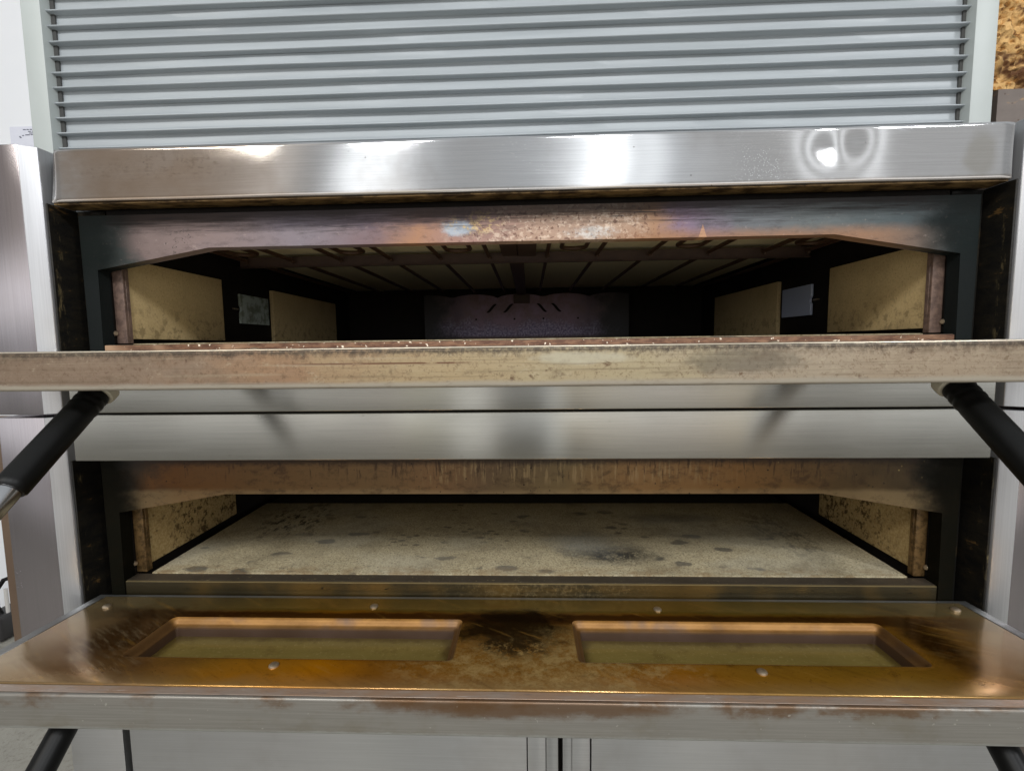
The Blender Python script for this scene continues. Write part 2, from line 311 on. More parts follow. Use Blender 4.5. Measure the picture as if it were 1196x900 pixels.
blotc = g.noise((34, 34, 60), 6, 0.75, off=61); base = g.mix(g.map(blotc, 0.48, 0.68, 0, 0.6), base, rgb(66, 44, 22)); base = g.mix(1.0, base, (0.62, 0.60, 0.47, 1), 'MULTIPLY'); base = g.mix(g.mul(side, 0.92), base, rgb(18, 17, 12))
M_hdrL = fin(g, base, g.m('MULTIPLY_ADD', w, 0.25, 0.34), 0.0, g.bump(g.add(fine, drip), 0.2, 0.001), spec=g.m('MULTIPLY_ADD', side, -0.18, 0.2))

def stone(name, a, b, dots, stain=False):
    g = mat(name); o = g.xyz(); f1 = g.noise((260, 260, 260), 3, 0.7); f2 = g.noise((12, 12, 12), 4, 0.6, off=3)
    c = g.mix(g.map(f1, 0.35, 0.65), a, b); c = g.mix(g.mul(g.map(f2, 0.45, 0.75), 0.35), c, tuple(x * 0.55 for x in a[:3]) + (1,))
    c = g.mix(g.mul(g.map(g.noise((300, 300, 300), 2, 0.6, off=2), 0.58, 0.66), 0.8), c, dots)
    if stain:
        wob = g.noise((42, 42, 42), 4, 0.6, off=5); wb2 = g.noise((20, 34, 20), 5, 0.7, off=9)
        # round burnt spots, a cell each
        sp = g.map(g.add(g.cells((11, 22, 1), off=0.6), g.m('MULTIPLY_ADD', wob, 0.34, -0.17)), 0.27, 0.19)
        keep = g.map(g.noise((6, 9, 6), 2, 0.5, off=1.4), 0.46, 0.54)
        c = g.mix(g.mul(g.mul(sp, keep), 0.8), c, rgb(88, 84, 76))
        sp2 = g.map(g.add(g.cells((26, 44, 1), off=4.6), g.m('MULTIPLY_ADD', wob, 0.4, -0.2)), 0.25, 0.16)
        c = g.mix(g.mul(g.mul(sp2, g.map(g.noise((7, 7, 7), 2, 0.5, off=6.4), 0.5, 0.6)), 0.7), c, rgb(84, 78, 68))
        bl = g.spot(0.170, 0.120, 0.075, 0.030, (0, 1), 0.8, wb2); c = g.mix(g.mul(g.mul(bl, g.map(g.noise((70, 60, 60), 6, 0.8, off=85), 0.32, 0.55, 0.25, 1)), 0.97), c, rgb(38, 37, 36))
        bl2 = g.spot(0.13, 0.17, 0.06, 0.05, (0, 1), 0.6, wb2); c = g.mix(g.mul(bl2, 0.5), c, rgb(112, 116, 116))
        dk = g.spot(0.33, 0.30, 0.09, 0.025, (0, 1), 0.5, wb2); c = g.mix(g.mul(dk, 0.5), c, rgb(86, 84, 78))
        dl = g.spot(-0.5, 0.3, 0.07, 0.1, (0, 1), 0.5, wb2); c = g.mix(g.mul(g.mul(dl, g.map(g.noise((60, 36, 60), 5, 0.75, off=81), 0.5, 0.58)), 0.9), c, rgb(50, 46, 38))
        dr = g.spot(0.52, 0.22, 0.05, 0.1, (0, 1), 0.5, wb2); c = g.mix(g.mul(g.mul(dr, g.map(g.noise((60, 36, 60), 5, 0.75, off=83), 0.46, 0.6)), 0.7), c, rgb(84, 78, 66))
        cool = g.map(g.noise((5, 8, 5), 3, 0.5, off=3.3), 0.45, 0.65); c = g.mix(g.mul(cool, 0.25), c, rgb(180, 178, 164)); c = g.mix(g.map(g.noise((9, 14, 9), 6, 0.72, off=47), 0.5, 0.72, 0, 0.5), c, rgb(120, 110, 90)); c = g.mix(g.mul(g.map(g.noise((50, 50, 50), 6, 0.8, off=41), 0.5, 0.7), 0.4), c, rgb(112, 100, 76)); c = g.mix(g.mul(g.map(o[1], 0.085, 0.05), g.map(g.noise((30, 60, 30), 5, 0.7, off=43), 0.42, 0.6, 0, 0.5)), c, rgb(134, 106, 70))
    else:
        k = g.noise((60, 60, 60), 4, 0.7, off=5)
        lowz = g.map(g.m('FRACT', g.mul(g.m('SUBTRACT', o[2], -0.2), 1 / 0.392)), 0.22, 0.03)
        c = g.mix(g.mul(g.mul(g.map(k, 0.5, 0.64), lowz), 0.55), c, rgb(104, 88, 60))
        c = g.mix(g.mul(g.mul(g.map(g.cells((75, 75, 75)), 0.12, 0.06), g.map(f2, 0.5, 0.6)), 0.6), c, rgb(86, 70, 48))
    return fin(g, c, 0.85, 0.0, g.bump(f1, 0.25, 0.0008), spec=0.2)
M_stone = stone('baking_stone', rgb(162, 149, 119), rgb(194, 182, 150), rgb(76, 64, 48), True)
M_panel = stone('refractory_panel', rgb(192, 168, 122), rgb(202, 178, 132), rgb(170, 146, 104))
def pan2():
    g = mat('stained_refractory_panel'); f1 = g.noise((240, 240, 240), 3, 0.7); k = g.noise((75, 75, 75), 4, 0.72, off=5); w = g.noise((10, 10, 10), 3, 0.6)
    o = g.xyz()
    c = g.mix(g.map(f1, 0.35, 0.65), rgb(158, 132, 86), rgb(182, 158, 110))
    c = g.mix(g.mul(g.mul(g.map(k, 0.5, 0.6), g.span(1, 0.06, 0.16, 0.3, 0.4, w, 0.08)), 0.85), c, rgb(62, 46, 26))
    c = g.mix(g.mul(g.map(g.cells((60, 60, 60)), 0.2, 0.1), 0.6), c, rgb(80, 60, 36))
    return fin(g, c, 0.85, 0, g.bump(f1, 0.3, 0.001), spec=0.2)
M_panelL = pan2()
g = mat('ceiling_refractory'); n = g.noise((90, 90, 90), 4, 0.6); M_ceil = fin(g, g.mix(n, rgb(208, 196, 158), rgb(232, 220, 186)), 0.9, 0)
g = mat('dark_back_stone'); n = g.noise((50, 50, 50), 5, 0.7); M_stoneB = fin(g, g.mix(n, rgb(24, 22, 16), rgb(48, 43, 32)), 0.9, 0, spec=0.1)  # rear slab, much darker than the front stone
g = mat('rusty_rail'); n = g.noise((110, 110, 110), 4, 0.7); M_rail = fin(g, g.mix(g.map(n, 0.38, 0.62), rgb(96, 78, 70), rgb(124, 102, 90)), 0.5, 0.2, g.bump(n, 0.15, 0.001))
g = mat('olive_rail'); n = g.noise((110, 110, 110), 4, 0.7); M_railL = fin(g, g.mix(g.map(n, 0.38, 0.62), rgb(84, 64, 36), rgb(128, 100, 62)), 0.5, 0.4, g.bump(n, 0.3, 0.001))
g = mat('oxidised_beam'); n = g.noise((30, 60, 60), 5, 0.7); M_beam = fin(g, g.mix(n, rgb(48, 35, 30), rgb(92, 72, 62)), 0.55, 0.2)
g = mat('heating_rod_metal'); n = g.noise((80, 80, 80), 4, 0.7); M_rod = fin(g, g.mix(n, rgb(50, 33, 24), rgb(92, 66, 48)), 0.5, 0.2)
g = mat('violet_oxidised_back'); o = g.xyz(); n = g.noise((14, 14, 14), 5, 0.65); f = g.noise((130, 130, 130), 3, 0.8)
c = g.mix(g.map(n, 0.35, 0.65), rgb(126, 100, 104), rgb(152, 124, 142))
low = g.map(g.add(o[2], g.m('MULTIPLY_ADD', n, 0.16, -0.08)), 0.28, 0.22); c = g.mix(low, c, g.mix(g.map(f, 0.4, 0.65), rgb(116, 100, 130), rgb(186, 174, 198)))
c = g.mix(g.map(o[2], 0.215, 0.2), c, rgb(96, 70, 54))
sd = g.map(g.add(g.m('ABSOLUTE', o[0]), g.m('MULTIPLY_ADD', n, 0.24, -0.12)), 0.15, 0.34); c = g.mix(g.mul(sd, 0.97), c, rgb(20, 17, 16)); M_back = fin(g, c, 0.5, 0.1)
g = mat('lamp_pane_glass'); o = g.xyz(); n = g.noise((40, 40, 40), 4, 0.6); 
c = g.mix(g.map(o[0], -0.1, 0.1), g.mix(g.map(n, 0.4, 0.6), rgb(120, 126, 112), rgb(168, 178, 170)), rgb(168, 176, 196))
M_lamp = fin(g, c, 0.18, 0.0, spec=0.6)
g = mat('rusty_sill'); o = g.xyz(); n = g.noise((60, 60, 200), 5, 0.75); k = g.noise((9, 9, 9), 3, 0.6, off=2)
c = g.mix(g.map(n, 0.38, 0.62), rgb(86, 56, 40), rgb(128, 94, 70)); c = g.mix(g.map(k, 0.5, 0.7), c, rgb(182, 148, 118)); c = g.mix(g.map(g.noise((160, 160, 160), 2, off=9), 0.66, 0.7), c, rgb(236, 222, 200))
M_sillU = fin(g, c, 0.45, 0.4, g.bump(n, 0.3, 0.001))
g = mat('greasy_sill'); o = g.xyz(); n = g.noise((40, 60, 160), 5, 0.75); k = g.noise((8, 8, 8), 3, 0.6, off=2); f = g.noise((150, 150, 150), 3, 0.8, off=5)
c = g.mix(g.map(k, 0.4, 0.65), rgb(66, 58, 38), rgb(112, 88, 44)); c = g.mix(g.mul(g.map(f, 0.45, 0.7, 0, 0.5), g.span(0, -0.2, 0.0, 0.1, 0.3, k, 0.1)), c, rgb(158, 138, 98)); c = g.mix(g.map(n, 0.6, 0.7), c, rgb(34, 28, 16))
c = g.mix(0.25, c, rgb(40, 34, 22)); edge_glint = g.map(o[2], -0.2107, -0.2100); c = g.mix(g.mul(edge_glint, 0.6), c, rgb(176, 156, 112))  # highlight along the sill's top edge is painted into the colour
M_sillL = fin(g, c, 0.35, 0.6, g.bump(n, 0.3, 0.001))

g = mat('dark_sill_plate'); n = g.noise((30, 60, 60), 5, 0.7); f = g.noise((140, 140, 140), 3, 0.8); M_splate = fin(g, g.mix(g.map(f, 0.62, 0.7), g.mix(n, rgb(70, 62, 52), rgb(112, 102, 88)), rgb(160, 146, 112)), 0.4, 0.5)
# front edge of the upper door: baked, freckled, tan
g = mat('baked_tan_door_edge'); o = g.xyz(); n = g.noise((14, 14, 22), 5, 0.65); f = g.noise((150, 150, 170), 4, 0.8, off=2); k = g.noise((45, 45, 60), 5, 0.7, off=6)
xs = g.map(g.add(o[0], g.m('MULTIPLY_ADD', n, 0.3, -0.15)), -0.6, 0.6, smooth=False)
c = g.ramp(xs, [(0.0, rgb(150, 126, 104)), (0.18, rgb(158, 134, 112)), (0.3, rgb(176, 138, 104)), (0.42, rgb(196, 172, 130)), (0.6, rgb(196, 180, 142)), (0.72, rgb(188, 172, 148)), (0.85, rgb(184, 164, 138)), (1.0, rgb(158, 138, 116))])
c = g.mix(g.mul(g.map(f, 0.56, 0.66), 0.55), c, rgb(104, 74, 46))
c = g.mix(g.mul(g.map(k, 0.62, 0.7), 0.8), c, rgb(100, 62, 38))
topd = g.map(g.add(o[2], g.m('MULTIPLY_ADD', k, 0.024, -0.012)), 0.158, 0.169)
c = g.mix(g.mul(g.mul(topd, g.map(g.noise((190, 190, 120), 4, 0.8, off=31), 0.42, 0.62)), 0.7), c, rgb(84, 64, 48))
c = g.mix(g.mul(g.map(g.noise((230, 230, 230), 3, 0.8, off=33), 0.52, 0.66), 0.4), c, rgb(120, 88, 58)); c = g.mix(g.mul(g.map(g.noise((90, 90, 140), 5, 0.8, off=35), 0.55, 0.68), 0.35), c, rgb(222, 208, 176))
c = g.mix(g.map(g.add(o[2], g.mul(n, 0.006)), 0.1425, 0.1375), c, rgb(188, 178, 160))
grn = g.spot(0.24, 0.155, 0.05, 0.012, wob=k); c = g.mix(g.mul(grn, 0.6), c, rgb(84, 80, 68))
sml = g.spot(0.08, 0.16, 0.05, 0.006, wob=k); c = g.mix(g.mul(sml, 0.6), c, rgb(214, 208, 184))
c = g.mix(g.mul(g.map(g.m('ABSOLUTE', g.m('SUBTRACT', o[2], 0.157)), 0.0012, 0.0004), g.mul(g.span(0, -0.25, -0.2, -0.06, -0.03), g.map(n, 0.4, 0.5))), c, rgb(110, 60, 34))
stk_ = g.noise((5, 60, 260), 5, 0.75, off=95); c = g.mix(g.map(stk_, 0.5, 0.68, 0, 0.45), c, rgb(112, 92, 68)); c = g.mix(g.map(stk_, 0.46, 0.34, 0, 0.35), c, rgb(196, 182, 152)); c = g.mix(g.mul(g.map(g.noise((13, 13, 30), 5, 0.75, off=97), 0.52, 0.7), 0.5), c, rgb(104, 82, 58))
tl = g.map(g.add(o[2], g.m('MULTIPLY_ADD', k, 0.006, -0.003)), 0.1655, 0.1695); c = g.mix(g.mul(tl, g.map(f, 0.3, 0.6, 0.2, 0.85)), c, rgb(44, 34, 26))
M_doorU = fin(g, g.mix(0.42, c, rgb(70, 60, 46)), g.m('MULTIPLY_ADD', k, 0.3, 0.25), 0.35, g.bump(f, 0.2, 0.0008))
# front edge of the lower door: grey steel, rust from the top
g = mat('grey_door_edge'); o = g.xyz(); n = g.noise((10, 10, 16), 5, 0.65); f = g.noise((8, 60, 700), 3, 0.7, off=2); k = g.noise((30, 30, 60), 5, 0.7, off=6)
c = g.mix(g.map(f, 0.35, 0.65), rgb(154, 150, 142), rgb(166, 162, 154)); c = g.mix(g.mul(g.map(n, 0.5, 0.7), 0.4), c, rgb(132, 122, 98))
rs = g.map(g.add(o[2], g.m('MULTIPLY_ADD', k, 0.036, -0.018)), -0.240, -0.228)
c = g.mix(g.mul(rs, g.map(n, 0.46, 0.62, 0.05, 0.8)), c, rgb(118, 82, 46))
c = g.mix(g.mul(g.spot(0.0, -0.228, 0.16, 0.014, wob=k), 0.8), c, rgb(112, 78, 44))
c = g.mix(g.mul(g.map(g.noise((170, 170, 170), 2, off=3), 0.71, 0.75), 0.6), c, rgb(206, 202, 190))
c = g.mix(g.map(g.add(o[2], g.mul(k, 0.008)), -0.2565, -0.2605), c, rgb(182, 182, 176))
M_doorL = fin(g, g.mix(0.2, c, rgb(70, 68, 62)), 0.36, 0.6, g.bump(f, 0.025, 0.0004))
# inner sheet of the lower door: golden heat tint, burnt grease, scuffs
g = mat('heat_gold_door_sheet'); o = g.xyz()
w = g.noise((8, 12, 8), 5, 0.62, off=1); d = g.noise((30, 44, 30), 5, 0.7, off=4); f = g.noise((150, 150, 150), 4, 0.8, off=2)
sx = g.n.new('ShaderNodeVectorRotate'); sx.rotation_type = 'Z_AXIS'; sx.inputs['Angle'].default_value = 0.5; g.l.new(g.pos(), sx.inputs['Vector'])
scf = g.noise((22, 200, 30), 5, 0.75, off=3, vec=sx.outputs[0])
xs = g.map(g.add(o[0], g.m('MULTIPLY_ADD', w, 0.2, -0.1)), -0.72, 0.72, smooth=False)
c = g.ramp(xs, [(0.0, rgb(128, 108, 96)), (0.08, rgb(124, 98, 76)), (0.16, rgb(116, 86, 62)), (0.24, rgb(156, 116, 52)), (0.32, rgb(192, 130, 22)), (0.38, rgb(146, 100, 38)), (0.46, rgb(150, 112, 64)), (0.54, rgb(154, 118, 76)), (0.62, rgb(164, 114, 42)), (0.7, rgb(152, 114, 46)), (0.8, rgb(146, 112, 44)), (0.88, rgb(134, 96, 40)), (0.95, rgb(132, 100, 68)), (1.0, rgb(120, 92, 84))])
bk = g.map(g.add(o[1], g.m('MULTIPLY_ADD', d, 0.02, -0.010)), -0.036, -0.026)
c = g.mix(g.mul(bk, 0.8), c, g.mix(g.map(o[0], -0.62, -0.35), rgb(118, 112, 98), g.mix(g.map(o[0], 0.4, 0.6), rgb(96, 88, 44), rgb(120, 116, 100))))
edge = g.mul(g.span(1, -0.062, -0.052, -0.038, -0.028, d, 0.01), g.span(0, -0.6, -0.5, 0.5, 0.66)); c = g.mix(g.mul(edge, 0.9), c, rgb(58, 30, 10))
burn = g.spot(-0.005, -0.068, 0.08, 0.045, (0, 1), 0.4, d); c = g.mix(g.mul(burn, 0.95), c, rgb(22, 12, 5))
bl1 = g.spot(-0.555, -0.085, 0.05, 0.06, (0, 1), 0.5, d); c = g.mix(g.mul(bl1, 0.7), c, rgb(44, 26, 13))
bl2 = g.spot(0.555, -0.085, 0.028, 0.06, (0, 1), 0.5, d); c = g.mix(g.mul(bl2, 0.9), c, rgb(40, 22, 6))
bl3 = g.spot(-0.6, -0.04, 0.09, 0.016, (0, 1), 0.5, d); c = g.mix(g.mul(bl3, 0.75), c, rgb(46, 32, 22))
bl4 = g.spot(0.63, -0.05, 0.05, 0.015, (0, 1), 0.5, d); c = g.mix(g.mul(bl4, 0.55), c, rgb(70, 52, 58))
sc1 = g.mul(g.spot(0.04, -0.15, 0.15, 0.05, (0, 1), 0.6, w), g.map(g.noise((48, 60, 40), 6, 0.75, off=71), 0.45, 0.62)); c = g.mix(g.mul(sc1, 0.7), c, rgb(196, 176, 148))
blot = g.mul(g.spot(0.03, -0.135, 0.12, 0.05, (0, 1), 0.5, w), g.map(f, 0.42, 0.6)); c = g.mix(g.mul(blot, 0.5), c, rgb(186, 166, 136))
sc2 = g.mul(g.spot(-0.58, -0.125, 0.1, 0.06, (0, 1), 0.5, w), g.map(scf, 0.48, 0.64)); c = g.mix(g.mul(sc2, 0.45), c, rgb(160, 146, 142))
sc3 = g.mul(g.spot(0.60, -0.12, 0.07, 0.08, (0, 1), 0.5, w), g.map(scf, 0.54, 0.68)); c = g.mix(g.mul(sc3, 0.4), c, rgb(196, 170, 140))
dkc = g.mul(g.spot(0.0, -0.105, 0.05, 0.03, (0, 1), 0.5, d), g.map(f, 0.4, 0.55)); c = g.mix(g.mul(dkc, 0.9), c, rgb(34, 18, 8))
c = g.mix(g.mul(g.map(scf, 0.6, 0.75), 0.3), c, rgb(80, 52, 22))
c = g.mix(g.mul(g.map(g.noise((260, 260, 260), 3, 0.8, off=51), 0.6, 0.7), 0.45), c, rgb(56, 34, 14))
c = g.mix(g.mul(g.map(d, 0.55, 0.7), 0.4), c, rgb(84, 54, 20))
rimx = g.map(g.add(g.m('ABSOLUTE', o[0]), g.m('MULTIPLY_ADD', w, 0.14, -0.07)), 0.56, 0.67); rimy = g.mul(g.map(g.add(o[1], g.m('MULTIPLY_ADD', w, 0.05, -0.025)), -0.165, -0.195), 0.6)
c = g.mix(g.mul(g.m('MAXIMUM', rimx, rimy), 0.55), c, rgb(168, 152, 142))
strk_ = g.noise((10, 70, 20), 5, 0.7, off=99, vec=sx.outputs[0]); c = g.mix(g.map(strk_, 0.5, 0.75, 0, 0.3), c, rgb(84, 52, 22)); c = g.mix(g.map(strk_, 0.44, 0.3, 0, 0.3), c, rgb(190, 150, 92))
c = g.mix(1.0, c, (1.0, 0.92, 0.58, 1), 'MULTIPLY'); c = g.mix(0.22, c, g.mix(1.0, c, (1.6, 1.5, 1.2, 1), 'MULTIPLY'))
M_sheet = fin(g, c, g.m('MULTIPLY_ADD', d, 0.24, 0.05), 0.62, g.bump(g.add(scf, g.mul(f, 0.6)), 0.05, 0.0006))
g = mat('bounce_bright_door_sheet'); n = g.noise((20, 20, 20), 4, 0.6); M_sheetU = fin(g, g.mix(n, rgb(206, 192, 168), rgb(226, 216, 196)), 0.3, 0.85)  # unseen upper sheet, made pale and shiny to bounce light onto the chamber ceiling
g = mat('window_bevel_copper'); o = g.xyz(); f = g.noise((150, 150, 150), 4, 0.8); k = g.noise((12, 12, 12), 3, 0.6)
c = g.mix(g.map(g.noise((20, 40, 40), 5, 0.7, off=91), 0.35, 0.65), rgb(150, 106, 50), rgb(176, 128, 66)); c = g.mix(g.map(k, 0.5, 0.7), c, rgb(122, 98, 80))
c = g.mix(g.map(g.add(o[2], g.mul(o[1], 0.033)), -0.2375, -0.2425), c, rgb(112, 92, 82))
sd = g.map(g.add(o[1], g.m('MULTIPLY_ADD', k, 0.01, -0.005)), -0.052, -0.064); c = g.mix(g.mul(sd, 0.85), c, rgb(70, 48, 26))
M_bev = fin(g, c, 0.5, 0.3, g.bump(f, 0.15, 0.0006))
g = mat('greasy_window_glass'); n = g.noise((12, 30, 12), 4, 0.6); f = g.noise((200, 200, 200), 3, 0.8); o = g.xyz(); w_ = g.noise((30, 30, 30), 5, 0.7, off=3)
inx = g.m('MAXIMUM', g.span(0, -0.508, -0.476, -0.112, -0.088, w_, 0.014), g.span(0, 0.088, 0.112, 0.476, 0.506, w_, 0.014)); clean = g.mul(inx, g.span(1, -0.134, -0.122, -0.080, -0.060, w_, 0.010))
c = g.mix(g.mul(g.map(f, 0.55, 0.7), 0.35), g.mix(n, rgb(96, 82, 40), rgb(124, 108, 58)), rgb(146, 130, 88))
c = g.mix(g.map(w_, 0.55, 0.7, 0.0, 0.4), c, rgb(78, 60, 26)); c = g.mix(g.map(clean, 0.0, 0.8, 0.6, 0.0), c, rgb(58, 40, 18))
M_glass = fin(g, c, g.m('MULTIPLY_ADD', w_, 0.5, -0.08), 0.0, spec=0.6)
g = mat('bounce_mirror_glass'); n = g.noise((14, 14, 14), 3); M_glassU = fin(g, g.mix(n, rgb(196, 190, 174), rgb(208, 202, 188)), 0.2, 0.9)  # unseen upper panes, made mirror-like to throw lamp light up into the chamber
g = mat('lip_pinkish_steel'); n = g.noise((16, 60, 60), 5, 0.7); f = g.noise((20, 160, 160), 4, 0.8, off=3); o = g.xyz()
c = g.mix(g.map(n, 0.4, 0.62), rgb(150, 128, 114), rgb(150, 108, 74)); c = g.mix(g.mul(g.map(f, 0.55, 0.68), 0.8), c, rgb(90, 70, 62)); c = g.mix(g.mul(g.map(f, 0.4, 0.3), 0.7), c, rgb(206, 194, 184))
M_lip = fin(g, g.mix(0.35, c, rgb(184, 172, 158)), 0.36, 0.3, g.bump(f, 0.1, 0.0006))
g = mat('worn_screw_steel'); n = g.noise((300, 300, 300), 2); M_screw = fin(g, g.mix(n, rgb(150, 130, 104), rgb(206, 190, 166)), 0.35, 0.8)
g = mat('black_rubber_grip'); n = g.noise((60, 60, 60), 4, 0.6); M_grip = fin(g, g.mix(n, rgb(5, 5, 5), rgb(14, 14, 12)), 0.42, 0, g.bump(n, 0.1, 0.0006), spec=0.22)
g = mat('cream_ferrule'); n = g.noise((80, 80, 80), 3); M_fer = fin(g, g.mix(n, rgb(172, 166, 146), rgb(206, 200, 180)), 0.5, 0)
g = mat('polished_rod_steel'); n = g.noise((90, 90, 90), 3); M_steel = fin(g, g.mix(n, rgb(180, 180, 180), rgb(208, 208, 208)), 0.22, 1.0)
# painted slats
g = mat('grey_painted_slats'); n = g.noise((3, 30, 40), 4, 0.6); f = g.noise((60, 60, 60), 4, 0.7, off=3)
M_slat = fin(g, g.mix(g.map(n, 0.35, 0.65), rgb(151, 157, 160), rgb(161, 167, 170)), g.m('MULTIPLY_ADD', f, 0.15, 0.34), 0.0, spec=0.5)
g = mat('grey_green_frame_paint'); n = g.noise((14, 14, 14), 4, 0.6); M_fr = fin(g, g.mix(n, rgb(166, 172, 168), rgb(178, 184, 182)), 0.45, 0.0)
g = mat('white_wall_paint'); n = g.noise((5, 5, 5), 4, 0.6); f = g.noise((160, 160, 160), 3); M_wall = fin(g, g.mix(n, rgb(240, 242, 245), rgb(247, 248, 250)), 0.7, 0, g.bump(f, 0.1, 0.001))
g = mat('notice_paper'); n = g.noise((30, 30, 30), 3); M_paper = fin(g, g.mix(n, rgb(222, 224, 236), rgb(234, 235, 244)), 0.7, 0)
g = mat('printed_ink'); M_ink = fin(g, rgb(84, 86, 104), 0.8, 0)
g = mat('rough_fibre_insulation'); n = g.noise((60, 60, 60), 6, 0.75); k = g.cells((90, 90, 90)); w = g.noise((11, 11, 20), 4, 0.6, off=4)
c = g.mix(g.map(n, 0.35, 0.62), rgb(92, 54, 16), rgb(196, 140, 70)); c = g.mix(g.map(k, 0.25, 0.55), c, rgb(226, 182, 118)); c = g.mix(g.map(w, 0.55, 0.66), c, rgb(96, 60, 30))
M_fibre = fin(g, c, 0.95, 0, g.bump(n, 0.9, 0.01))
g = mat('grey_brown_plate'); n = g.noise((40, 40, 40), 5, 0.7); w = g.noise((14, 14, 40), 4, 0.6, off=3); c = g.mix(n, rgb(78, 68, 62), rgb(104, 94, 86)); c = g.mix(g.map(g.cells((80, 80, 80)), 0.16, 0.08), c, rgb(70, 54, 42)); c = g.mix(g.map(w, 0.6, 0.68), c, rgb(150, 116, 72))
M_plate = fin(g, c, 0.55, 0.3)
g = mat('brown_stained_flange'); n = g.noise((60, 60, 6), 4, 0.6); M_wood = fin(g, g.mix(n, rgb(80, 62, 48), rgb(108, 88, 68)), 0.6, 0)
g = mat('floor_concrete'); n = g.noise((7, 7, 7), 6, 0.65); f = g.noise((70, 70, 70), 5, 0.7, off=2); cr = g.cells((4, 4, 4), feature='DISTANCE_TO_EDGE')
c = g.mix(n, rgb(136, 132, 122), rgb(182, 178, 166)); c = g.mix(g.mul(g.map(f, 0.5, 0.7), 0.5), c, rgb(104, 98, 88)); c = g.mix(g.mul(g.map(g.noise((3, 9, 3), 6, 0.8, off=9), 0.56, 0.6), 0.35), c, rgb(112, 108, 100))
M_floor = fin(g, c, 0.8, 0, g.bump(g.add(n, f), 0.4, 0.01))
g = mat('grey_valve_plastic'); M_valve = fin(g, rgb(52, 50, 50), 0.5, 0)
g = mat('white_valve_plastic'); M_vw = fin(g, rgb(214, 210, 204), 0.5, 0)

# ------------------------------------------------------------------ setting
bm = B(); box(bm, -6, 6, -4, 3, -1.12, -1.10); f = obj('floor', bm, M_floor, smooth=False); f['kind'] = 'structure'
bm = B(); box(bm, -3.2, 3.2, 1.30, 1.40, -1.10, 2.4); tag(obj('wall', bm, M_wall, smooth=False), 'plain white painted wall behind the oven, bright at the upper left', 'wall')

# ------------------------------------------------------------------ the two decks
def door_map(hy, hz, t):
    ct, st = math.cos(t), math.sin(t)
    return lambda X, v, n: (X, hy - v * ct + n * st, hz + v * st + n * ct)

